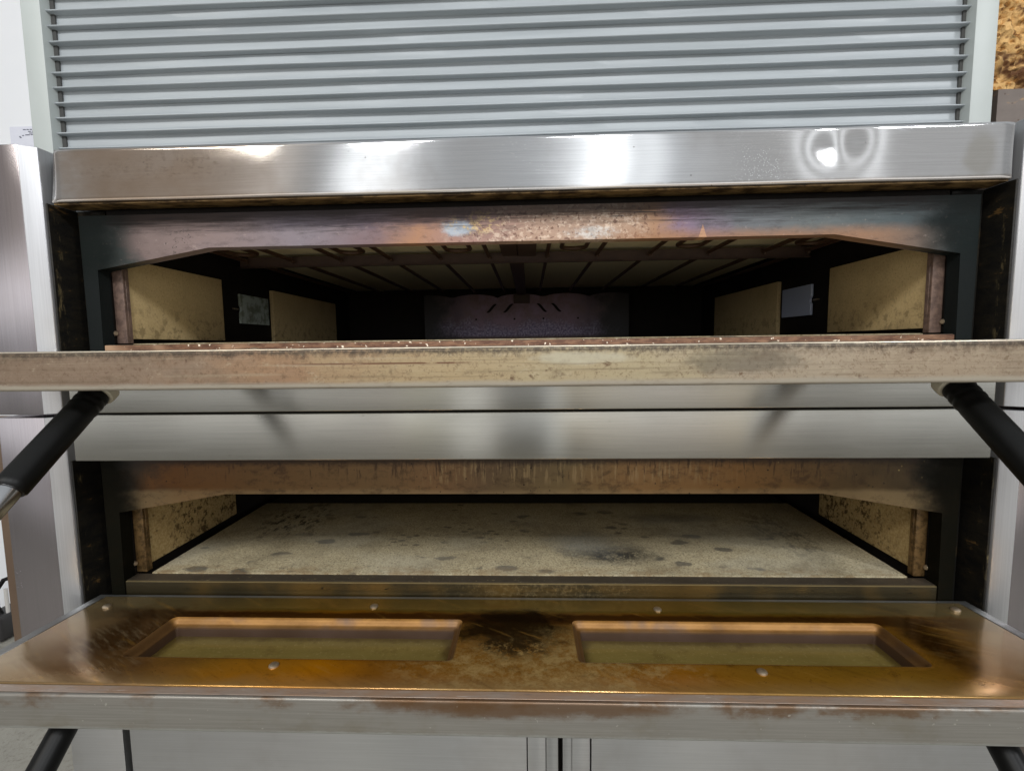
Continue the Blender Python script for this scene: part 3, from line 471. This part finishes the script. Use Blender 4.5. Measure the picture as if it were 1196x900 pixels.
def build_deck(zo, top, root, mats, tilt, hinge_z, handle_x, handle_v, handle_tilt):
    hdr, panel, rail, sill, fedge = mats
    # columns
    zc0, zc1 = (0.0765, 0.4795) if top else (-0.30, 0.0720)
    for sx_ in (-1, 1):
        bm = B(); pts = [(sx_ * a, b) for a, b in ((0.7315, 0.06), (0.7315, -0.0120), (0.807, -0.0120), (0.8105, -0.0085), (0.8105, 0.06))]
        prism(bm, pts, zc0, zc1, 'z', 0.0012, 2); c_ = obj('side_column', bm, M_colm, root)
        bm = B(); prism(bm, [(sx_ * a, b) for a, b in ((0.7120, 0.052), (0.7120, 0.0004), (0.7132, -0.0012), (0.7298, -0.0122), (0.7313, -0.0124), (0.7313, 0.052))], zc0 + 0.0005, zc1 - 0.0005, 'z', 0.0005, 1)
        obj('column_edge_trim', bm, M_edge, c_)
        # sooty inner cheek and back of the recess
        z0, z1 = (0.150, 0.3985) if top else (-0.2500, -0.0005)
        bm = B(); box(bm, sx_ * 0.7118, sx_ * 0.7085, 0.0025, 0.050, z0, z1, 0.0008, 1); obj('recess_cheek', bm, M_rec, root)
        bm = B(); box(bm, sx_ * 0.7115, sx_ * 0.6630, 0.0505, 0.056, z0, z1); obj('recess_back', bm, M_soot, root)
    # header plate with its two legs
    def h(zz): return zz + zo
    zt = h(0.384) if top else h(0.3915); zb = h(0.1540)
    pts = [(-0.680, zt), (-0.680, zb), (-0.6565, zb), (-0.6565, h(0.3015)), (-0.474, h(0.3315)), (0.474, h(0.3315)), (0.6565, h(0.3015)), (0.6565, zb), (0.680, zb), (0.680, zt)]
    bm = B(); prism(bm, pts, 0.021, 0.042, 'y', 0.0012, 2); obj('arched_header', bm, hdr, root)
    for sx_ in (-1, 1):
        bm = B(); box(bm, sx_ * 0.6625, sx_ * 0.660, 0.0425, 0.062, h(0.186), h(0.34)); obj('jamb', bm, M_dark, root)
        # vertical rail in front of the first panel
        bm = B(); box(bm, sx_ * 0.6585, sx_ * 0.6405, 0.0480, 0.0530, h(0.1855), h(0.318), 0.001, 2); box(bm, sx_ * 0.6445, sx_ * 0.6405, 0.0532, 0.0600, h(0.1855), h(0.318), 0.0006, 1); obj('side_rail', bm, rail, root)
        bm = B(); zz = h(0.202); tube(bm, [(sx_ * 0.6592, 0.045, zz), (sx_ * 0.6572, 0.044, zz), (sx_ * 0.6550, 0.0432, zz)], [0.0045, 0.0045, 0.003], 14); obj('rail_screw', bm, M_screw, root)
        # refractory panels of the chamber side, lamp between them
        bm = B(); box(bm, sx_ * 0.657, sx_ * 0.647, 0.0648, 0.3044, h(0.193), h(0.325), 0.0012, 2); obj('refractory_panel', bm, panel, root)
        bm = B(); box(bm, sx_ * 0.657, sx_ * 0.647, 0.5063, 0.90, h(0.193), h(0.325), 0.0012, 2); obj('refractory_panel', bm, panel, root)
        y0, y1, z0, z1 = 0.369, 0.486, h(0.2336), h(0.3013); ym = 0.5 * (z0 + z1)
        bm = B(); prism(bm, [(y0, z0), (y1, z0), (y1, z1), (y0, z1), (y0, ym + 0.008), (y0 + 0.006, ym + 0.003), (y0 + 0.006, ym - 0.005), (y0, ym - 0.010)], sx_ * 0.6545, sx_ * 0.649, 'x', 0.0006, 1); lw = obj('lamp_window', bm, M_lamp, root)
        bm = B(); box(bm, sx_ * 0.655, sx_ * 0.650, y0 - 0.022, y0 - 0.006, ym - 0.003, ym, 0.0005, 1); obj('lamp_clip', bm, M_screw, lw)
        bm = B(); box(bm, sx_ * 0.70, sx_ * 0.6575, 0.0625, 1.06, h(0.150), h(0.400)); obj('chamber_side', bm, M_dark, root)
    bm = B(); box(bm, -0.657, 0.657, 1.045, 1.06, h(0.150), h(0.400)); obj('chamber_back', bm, M_dark, root)
    bm = B(); box(bm, -0.655, 0.655, 0.0445, 1.044, h(0.388), h(0.398)); box(bm, -0.655, 0.655, 0.0445, 0.055, h(0.372), h(0.3875)); obj('chamber_top', bm, M_dark, root)
    bm = B(); box(bm, -0.62, 0.62, 0.060, 1.03, h(0.383), h(0.3875)); obj('ceiling_tile', bm, M_ceil, root)
    # baking stones
    bm = B(); box(bm, -0.632, 0.632, 0.0475, 0.398, h(0.165), h(0.1850), 0.002, 2); obj('baking_stone', bm, M_stone, root)
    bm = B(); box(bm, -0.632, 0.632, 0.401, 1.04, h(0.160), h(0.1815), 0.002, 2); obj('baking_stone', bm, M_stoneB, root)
    bm = B(); box(bm, -0.657, 0.657, 0.0475, 1.044, h(0.152), h(0.1595)); obj('chamber_bottom', bm, M_dark, root)
    # sill
    bm = B(); box(bm, -0.6560, 0.6560, 0.0215, 0.0468, h(0.140), h(0.1825), 0.0014, 2)
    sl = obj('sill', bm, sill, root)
    bm = B(); box(bm, -0.6560, 0.6560, 0.0243, 0.0466, h(0.1828), h(0.1832), 0.0001, 1); obj('sill_plate', bm, M_splate, sl)
    # ---- door, open and lying nearly flat
    D = door_map(0.019, hinge_z, tilt)
    L = 0.229
    bm = B()
    box(bm, -0.698, 0.698, 0.0, 0.2075, -0.042, -0.031, 0.001, 1, D)
    box(bm, -0.698, 0.698, 0.0, 0.009, -0.0305, 0.0, 0.0012, 1, D)
    for sx_ in (-1, 1): box(bm, sx_ * 0.698, sx_ * 0.6825, 0.0095, 0.2075, -0.0305, 0.0, 0.0012, 1, D)
    door = obj('door', bm, M_frame, root)
    if not top: door['label'] = 'door lying open with a golden brown scorched inner sheet and two windows'
    bm = B(); box(bm, -0.698, 0.698, 0.208, L, -0.042, 0.0, 0.0032, 4, D)
    obj('front_edge', bm, fedge, door)
    if not top:
        bm = B(); box(bm, -0.6965, 0.6965, 0.2145, 0.2255, 0.0004, 0.0012, 0.0003, 1, D); obj('front_lip', bm, M_lip, door)
    # inner sheet with two pressed windows
    bm = B(); n0 = 0.0022
    def P(x, v, n): return bm.verts.new(D(x, v, n))
    W_ = [(-0.520, -0.0768), (0.0775, 0.5175)]; v0, v1 = 0.0655, 0.1645; e = 0.006
    X0, X1, V0, V1 = -0.677, 0.677, 0.0120, 0.2105
    cols = [X0, W_[0][0] - e, W_[0][1] + e, W_[1][0] - e, W_[1][1] + e, X1]; rows = [V0, v0 - e, v1 + e, V1]
    gv = [[P(x, v, n0) for x in cols] for v in rows]
    for j in range(3):
        for i in range(5):
            if j == 1 and i in (1, 3): continue
            bm.faces.new((gv[j][i], gv[j][i + 1], gv[j + 1][i + 1], gv[j + 1][i]))
    per = gv[0] + [r[-1] for r in gv[1:]] + gv[-1][-2::-1] + [r[0] for r in gv[-2:0:-1]]
    def off(v):  # outward turned edge of the sheet
        return v
    prof = [(0.0014, -0.0004), (0.0021, -0.0012), (0.0023, -0.003)]
    def edge_ring(k):
        o_, dn = prof[k]; res = []
        for j, i in [(0, i) for i in range(6)] + [(j, 5) for j in (1, 2, 3)] + [(3, i) for i in (4, 3, 2, 1, 0)] + [(2, 0), (1, 0)]:
            x, v = cols[i], rows[j]
            x += o_ * (-1 if i == 0 else (1 if i == 5 else 0)); v += o_ * (-1 if j == 0 else (1 if j == 3 else 0))
            res.append(P(x, v, n0 + dn))
        return res
    prev = per
    for k in range(3):
        r = edge_ring(k)
        for a in range(len(r)): bm.faces.new((prev[a], r[a], r[(a + 1) % len(r)], prev[(a + 1) % len(r)]))
        prev = r
    rim = [(0.0, 0.0), (0.0025, -0.0004), (0.005, -0.0018), (0.0068, -0.0042), (0.0078, -0.0075), (0.0095, -0.0088), (0.0115, -0.0092), (0.0130, -0.0104), (0.0136, -0.0140), (0.0140, -0.0260)]
    for (xa, xb) in W_:
        prev = [P(x, v, n0) for x, v in rounded(xa - e, xb + e, v0 - e, v1 + e, 1e-5)]
        for k, (ins, dn) in enumerate(rim):
            r = [P(x, v, n0 + dn) for x, v in rounded(xa + ins, xb - ins, v0 + ins, v1 - ins, max(0.003, 0.009 - 0.4 * ins))]
            for a in range(len(r)):
                fa = bm.faces.new((prev[a], r[a], r[(a + 1) % len(r)], prev[(a + 1) % len(r)])); fa.material_index = 0 if k < 2 else 1
            prev = r
    bmesh.ops.remove_doubles(bm, verts=bm.verts, dist=2e-5)
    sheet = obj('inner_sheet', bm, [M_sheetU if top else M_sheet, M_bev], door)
    for (xa, xb) in W_:
        bm = B(); box(bm, xa + 0.0125, xb - 0.0125, v0 + 0.0125, v1 - 0.0125, -0.029, -0.0215, 0, 1, D); obj('window', bm, M_glassU if top else M_glass, door)
    for x, v in ((-0.6475, 0.0418), (-0.2232, 0.0355), (-0.303, 0.1765), (0.2127, 0.0375), (0.2994, 0.1767), (0.6554, 0.031)):
        bm = B(); tube(bm, [D(x, v, n0 + q) for q in (0.0, 0.0016, 0.0028, 0.0033)], [0.0062, 0.0060, 0.0045, 0.0015], 16); obj('screw', bm, M_screw, door)
    # handles hanging under the door
    for sx_ in (-1, 1):
        ca, sa = math.cos(handle_tilt), math.sin(handle_tilt)
        def Q(s): return D(sx_ * handle_x, handle_v + s * ca, -0.042 - s * sa)
        bm = B(); tube(bm, [Q(-0.002), Q(0.004), Q(0.009), Q(0.0105)], [0.0190, 0.0190, 0.0183, 0.0165], 24); obj('handle_ferrule', bm, M_fer, door)
        prof = []
        for k in range(3):
            s = 0.011 + 0.009 * k; prof += [(s, 0.0147), (s + 0.0022, 0.0156), (s + 0.0055, 0.0156), (s + 0.0078, 0.0147)]
        prof += [(0.042, 0.0152), (0.058, 0.0152), (0.139, 0.0154), (0.144, 0.0152), (0.1465, 0.0135)]
        bm = B(); tube(bm, [Q(s) for s, _ in prof], [r for _, r in prof], 24); obj('handle_grip', bm, M_grip, door)
        bm = B(); tube(bm, [Q(s) for s in (0.1460, 0.152, 0.200, 0.206)], [0.0115, 0.0120, 0.0120, 0.009], 24); obj('handle_rod', bm, M_steel, door)
    return D

upper = thing('oven_deck', 'upper deck of the stainless pizza oven, its open tan door seen edge on', 'oven', 'stacked decks of the pizza oven')
lower = thing('oven_deck', 'lower deck of the oven, brown scorched door with two windows open before pale baking stone', 'oven', 'stacked decks of the pizza oven')
upper.location = (0, 0, 0); lower.location = (0, 0, 0)
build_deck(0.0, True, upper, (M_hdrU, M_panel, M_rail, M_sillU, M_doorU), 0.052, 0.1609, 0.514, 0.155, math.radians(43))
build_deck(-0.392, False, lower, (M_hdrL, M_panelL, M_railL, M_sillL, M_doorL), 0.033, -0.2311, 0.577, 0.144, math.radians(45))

# hood strip of the upper deck: folded sheet with a dented face
bm = B(); nx, nz_ = 220, 22; z0, z1 = 0.4000, 0.4735; rows = []
for j in range(nz_ + 1):
    row = []
    for i in range(nx + 1):
        X = -0.701 + 1.402 * i / nx; f_ = j / nz_; z = z0 + (z1 - z0) * f_
        y = 0.0005 * f_
        if X < -0.688: y += (-0.688 - X) / 0.013 * (0.0035 + 0.004 * f_); X += f_ * 0.004 * (-0.688 - X) / 0.013
        if X > 0.690: y += (X - 0.690) / 0.011 * 0.0025
        y += 0.0040 * math.exp(-(((X - 0.462 - 0.10 * (z - 0.44)) / 0.034) ** 2 + ((z - 0.450) / 0.032) ** 2))
        y += 0.0008 * math.sin(X * 9 + 1) * math.sin(f_ * PI) + 0.0006 * math.sin(X * 23)
        row.append(bm.verts.new((X, y, z)))
    rows.append(row)
# rounded top fold and the roof behind, rounded bottom fold and its return
def tail(src, prof):
    out = [src]
    for dy_, dz_ in prof: out.append([bm.verts.new((v.co.x, v.co.y + dy_, v.co.z + dz_)) for v in src])
    return out
allr = list(reversed(tail(rows[0], [(0.0006, -0.0012), (0.0022, -0.0016), (0.036, -0.0018), (0.036, 0.004)])))[:-1] + rows + tail(rows[-1], [(0.0008, 0.0014), (0.0028, 0.002), (0.062, 0.002), (0.062, -0.01)])[1:]
for a, b in zip(allr, allr[1:]):
    for i in range(nx): bm.faces.new((a[i], a[i + 1], b[i + 1], b[i]))
hood = obj('hood_panel', bm, M_hood, upper)
g = mat('greasy_hood_underside'); n = g.noise((30, 60, 60), 5, 0.7); c = g.mix(g.map(n, 0.38, 0.6), rgb(70, 52, 28), rgb(152, 124, 82)); M_und = fin(g, c, 0.5, 0.4, g.bump(n, 0.3, 0.001))
bm = B(); box(bm, -0.700, 0.700, 0.0045, 0.0355, 0.3960, 0.3980, 0.0006, 1); obj('hood_return', bm, M_und, hood)
bm = B(); box(bm, -0.705, 0.705, 0.045, 1.06, 0.4010, 0.4700); obj('oven_roof', bm, M_dark, upper)
# trim strips between the openings
bm = B(); box(bm, -0.7005, 0.7005, 0.0, 0.040, 0.0765, 0.1385, 0.0018, 3); obj('trim_strip', bm, M_strip, upper)
bm = B(); box(bm, -0.7005, 0.7005, 0.0, 0.040, 0.0, 0.0740, 0.0018, 3); obj('trim_strip', bm, M_strip, lower)
bm = B(); box(bm, -0.7105, 0.7105, 0.0405, 0.0500, 0.0005, 0.1490); obj('trim_backing', bm, M_dark, lower)

# heating rods, cross beam and spine of the upper chamber
bm = B(); box(bm, -0.62, 0.62, 0.330, 0.334, 0.3525, 0.3760, 0.0006, 1); box(bm, -0.62, 0.62, 0.3242, 0.3298, 0.3525, 0.3545, 0.0005, 1); obj('cross_beam', bm, M_beam, upper)
bm = B(); box(bm, -0.034, -0.0005, 0.075, 0.3235, 0.3660, 0.3790, 0.0008, 1); box(bm, 0.0005, 0.038, 0.075, 0.3235, 0.3650, 0.3790, 0.0008, 1); box(bm, -0.020, 0.012, 0.3345, 0.995, 0.3570, 0.3700, 0.0008, 1); obj('spine_beam', bm, M_beam, upper)
for X in (-0.60, -0.497, -0.389, -0.279, -0.170, -0.063, 0.062, 0.168, 0.280, 0.405, 0.520, 0.61):
    bm = B(); tube(bm, [(X, 0.07, 0.3665), (X, 0.3232, 0.3665)], 0.0042, 10); tube(bm, [(X, 0.3345, 0.3665), (X, 0.96, 0.3665)], 0.0042, 10); tube(bm, [(X, 0.3200, 0.3690), (X + 0.003, 0.3205, 0.3600)], 0.0038, 8); obj('heating_rod', bm, M_rod, upper)
for X in (-0.555, -0.335, -0.118, 0.112, 0.340, 0.570):
    r = 0.024; path = [(X - r, 0.075, 0.3675)] + [(X - r * math.cos(PI * k / 10), 0.244 + 0.7 * r * math.sin(PI * k / 10), 0.3675) for k in range(11)] + [(X + r, 0.075, 0.3675)]
    bm = B(); tube(bm, path, 0.0042, 10); obj('heating_loop', bm, M_rod, upper)
bt_ = [(-0.36, 0.187), (0.383, 0.187), (0.383, 0.345)]
for k in range(48):
    q = k / 47; bt_.append((0.383 - 0.743 * q, 0.346 + 0.014 * abs(math.sin(q * PI * 4.5 + 0.4)) ** 0.6))
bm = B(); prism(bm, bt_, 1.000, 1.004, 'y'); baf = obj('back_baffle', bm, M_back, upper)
bm = B(); box(bm, -0.032, 0.026, 0.9905, 0.9965, 0.3250, 0.3565, 0.001, 1); obj('spine_bracket', bm, M_beam, upper)
for xc_, sgn in ((-0.113, 1), (-0.052, 1), (0.070, -1), (0.122, -1)):
    N = 10; up_, dn_ = [], []
    for k in range(N + 1):
        q = k / N; xx = xc_ + sgn * (q - 0.5) * 0.038; zz = 0.295 + 0.028 * (0.5 + 0.5 * math.sin((q - 0.5) * PI)); th = 0.0065 * math.sin(PI * q) + 0.0004
        up_.append((xx, zz + th)); dn_.append((xx, zz - th))
    bm = B(); prism(bm, up_ + dn_[::-1], 0.9985, 0.9996, 'y'); obj('vent_slot', bm, M_dark, baf)
for X in (-0.17, -0.03, 0.075, 0.2):
    bm = B(); tube(bm, [(X, 0.9996, 0.27), (X, 0.9980, 0.27)], 0.0035, 10); obj('rivet', bm, M_dark, baf)

# ------------------------------------------------------------------ base cabinet under the decks
cab = thing('base_cabinet', 'grey brushed steel base cabinet under the lower oven deck', 'cabinet')
bm = B(); box(bm, -0.780, 0.770, 0.045, 1.05, -1.02, -0.302); obj('carcass', bm, M_dark, cab)
bm = B(); box(bm, -0.778, -0.6835, 0.020, 0.0445, -1.0, -0.303, 0.0012, 2); obj('corner_post', bm, M_base, cab)
bm = B(); box(bm, -0.669, 0.0115, 0.018, 0.044, -1.0, -0.305, 0.0012, 2); obj('cabinet_door', bm, M_base, cab)
bm = B(); box(bm, 0.1185, 0.768, 0.018, 0.044, -1.0, -0.305, 0.0012, 2); obj('cabinet_door', bm, M_base, cab)
for a, b, y in ((0.0130, 0.0430, 0.020), (0.0440, 0.0635, 0.0175), (0.0712, 0.0860, 0.0185), (0.0868, 0.1165, 0.021)):
    bm = B(); box(bm, a, b, y, 0.044, -1.0, -0.305, 0.0008, 2); obj('door_edge_strip', bm, M_frame if b in (0.0635, 0.0860) else M_base, cab)
for X, Y in ((-0.72, 0.1), (0.71, 0.1), (-0.72, 0.98), (0.71, 0.98)):
    bm = B(); tube(bm, [(X, Y, -1.10), (X, Y, -1.085), (X, Y, -1.0205)], [0.03, 0.022, 0.02], 16); obj('foot', bm, M_frame, cab)

# ------------------------------------------------------------------ louvred panel above the oven
sh = thing('louvred_shutter', 'grey slatted louvre shutter standing above the oven hood', 'shutter')
p_ = 0.02525; ztop = 0.7547 + 4 * p_; bm = B(); prev = None; xa, xb = -0.8030, 0.7360
prof = []
for k in range(18):
    zz = ztop - k * p_
    prof += [(0.1310, zz - 0.0012), (0.1306, zz - 0.0150), (0.1295, zz - 0.0180), (0.1260, zz - 0.0205), (0.1205, zz - 0.0222), (0.1192, zz - 0.0230), (0.1190, zz - 0.0243), (0.1200, zz - 0.0252), (0.1305, zz - p_ - 0.0004)]
colsL = []
for c_ in range(41):
    q = c_ / 40; xx = xa + (xb - xa) * q; col_ = []
    for i, (y, z) in enumerate(prof):
        k = i // 9; wv = 0.00045 * math.sin(q * 7 + k * 2.1) + 0.0003 * math.sin(q * 17 + k * 4.7)
        col_.append(bm.verts.new((xx, y + wv * (0 < c_ < 40), z + 0.8 * wv * math.cos(k * 1.3))))
    colsL.append(col_)
for a_, b_ in zip(colsL, colsL[1:]):
    for i in range(len(prof) - 1): bm.faces.new((a_[i], b_[i], b_[i + 1], a_[i + 1]))
slats = obj('slat_panel', bm, M_slat, sh)
g = mat('dark_gap_grey'); M_gap = fin(g, rgb(70, 70, 68), 0.7, 0)
for a_, b_ in ((-0.8004, -0.7935), (0.7285, 0.7334)):
    bm = B(); box(bm, a_, b_, 0.1275, 0.1304, 0.44, 0.86); obj('gap_strip', bm, M_gap, sh)  # added dark strips that stand in for the dark gap at the slat ends
bm = B(); box(bm, -0.80, 0.735, 0.137, 0.150, 0.44, 0.86); obj('shutter_backing', bm, M_dark, sh)
bm = B(); box(bm, -0.8350, -0.8005, 0.1100, 0.160, 0.44, 0.90, 0.0012, 2); obj('frame_post', bm, M_fr, sh)
bm = B(); box(bm, 0.7335, 0.7675, 0.1100, 0.160, 0.44, 0.90, 0.0012, 2); obj('frame_post', bm, M_fr, sh)

# ------------------------------------------------------------------ things behind the right end
bm = B(); nn = 46; X0, X1, Z0, Z1 = 0.805, 1.02, 0.598, 0.84
def rough_pt(i, j):
    x = X0 + (X1 - X0) * i / nn; z = Z0 + (Z1 - Z0) * j / nn
    return (x + random.uniform(-0.002, 0.002), 0.16 + random.uniform(-0.005, 0.004) + 0.006 * math.sin(z * 130) * math.sin(x * 90), z + random.uniform(-0.002, 0.002) - (0.006 * abs(math.sin(x * 70)) if j == 0 else 0))
gr = [[bm.verts.new(rough_pt(i, j)) for i in range(nn + 1)] for j in range(nn + 1)]
for j in range(nn):
    for i in range(nn): bm.faces.new((gr[j][i], gr[j][i + 1], gr[j + 1][i + 1], gr[j + 1][i]))
ring = gr[0] + [r[-1] for r in gr[1:]] + gr[-1][-2::-1] + [r[0] for r in gr[-2:0:-1]]
bk_ = [bm.verts.new((v.co.x, 0.30, v.co.z)) for v in ring]
for a in range(len(ring)): bm.faces.new((ring[a], bk_[a], bk_[(a + 1) % len(ring)], ring[(a + 1) % len(ring)]))
bm.faces.new(bk_[::-1])
tag(obj('insulation_block', bm, M_fibre), 'rough orange brown fibre insulation block at the top right corner', 'insulation')
st = thing('steel_housing', 'grey brown rust spotted steel housing under the orange insulation', 'housing')
bm = B(); box(bm, 0.813, 1.05, 0.150, 0.40, -1.10, 0.592, 0.0015, 2); obj('face_plate', bm, M_plate, st)
bm = B(); box(bm, 0.779, 0.7995, 0.163, 0.40, -1.10, 0.90, 0.0015, 2); obj('side_plate', bm, M_soot, st)

# ------------------------------------------------------------------ things at the left
bm = B(); box(bm, -0.897, -0.814, 0.050, 0.054, -0.37, 0.066, 0.001, 1); obj('side_flange', bm, M_wood, lower)
nt = thing('paper_notice', 'small white paper notice taped to the white wall above the left column', 'notice')
bm = B(); box(bm, -2.200, -2.040, 1.2965, 1.2995, 1.030, 1.136); obj('sheet', bm, M_paper, nt)
bm = B()
for (a, b, zz) in ((-2.140, -2.128, 1.121), (-2.124, -2.114, 1.121), (-2.110, -2.100, 1.121), (-2.096, -2.082, 1.121), (-2.118, -2.106, 1.113), (-2.102, -2.090, 1.113), (-2.114, -2.096, 1.106), (-2.160, -2.154, 1.093), (-2.146, -2.138, 1.097), (-2.132, -2.112, 1.099), (-2.108, -2.094, 1.100), (-2.157, -2.150, 1.089)):
    box(bm, a, b, 1.2955, 1.2962, zz, zz + 0.003)
obj('printed_lines', bm, M_ink, nt)
gv_ = thing('gas_valve', 'dark gas valve with black hose on the wall low at the left', 'valve')
bm = B(); tube(bm, [(-2.315, 1.22, -0.835), (-2.335, 1.20, -0.840), (-2.362, 1.19, -0.885), (-2.355, 1.18, -0.955), (-2.330, 1.18, -1.000)], 0.009, 12); obj('hose', bm, M_grip, gv_)
bm = B(); tube(bm, [(-2.318, 1.19, -0.875), (-2.318, 1.19, -0.985)], 0.007, 12); obj('pipe', bm, M_vw, gv_)
bm = B(); box(bm, -2.40, -2.30, 1.14, 1.2995, -1.095, -0.985, 0.012, 3); obj('valve_body', bm, M_valve, gv_)
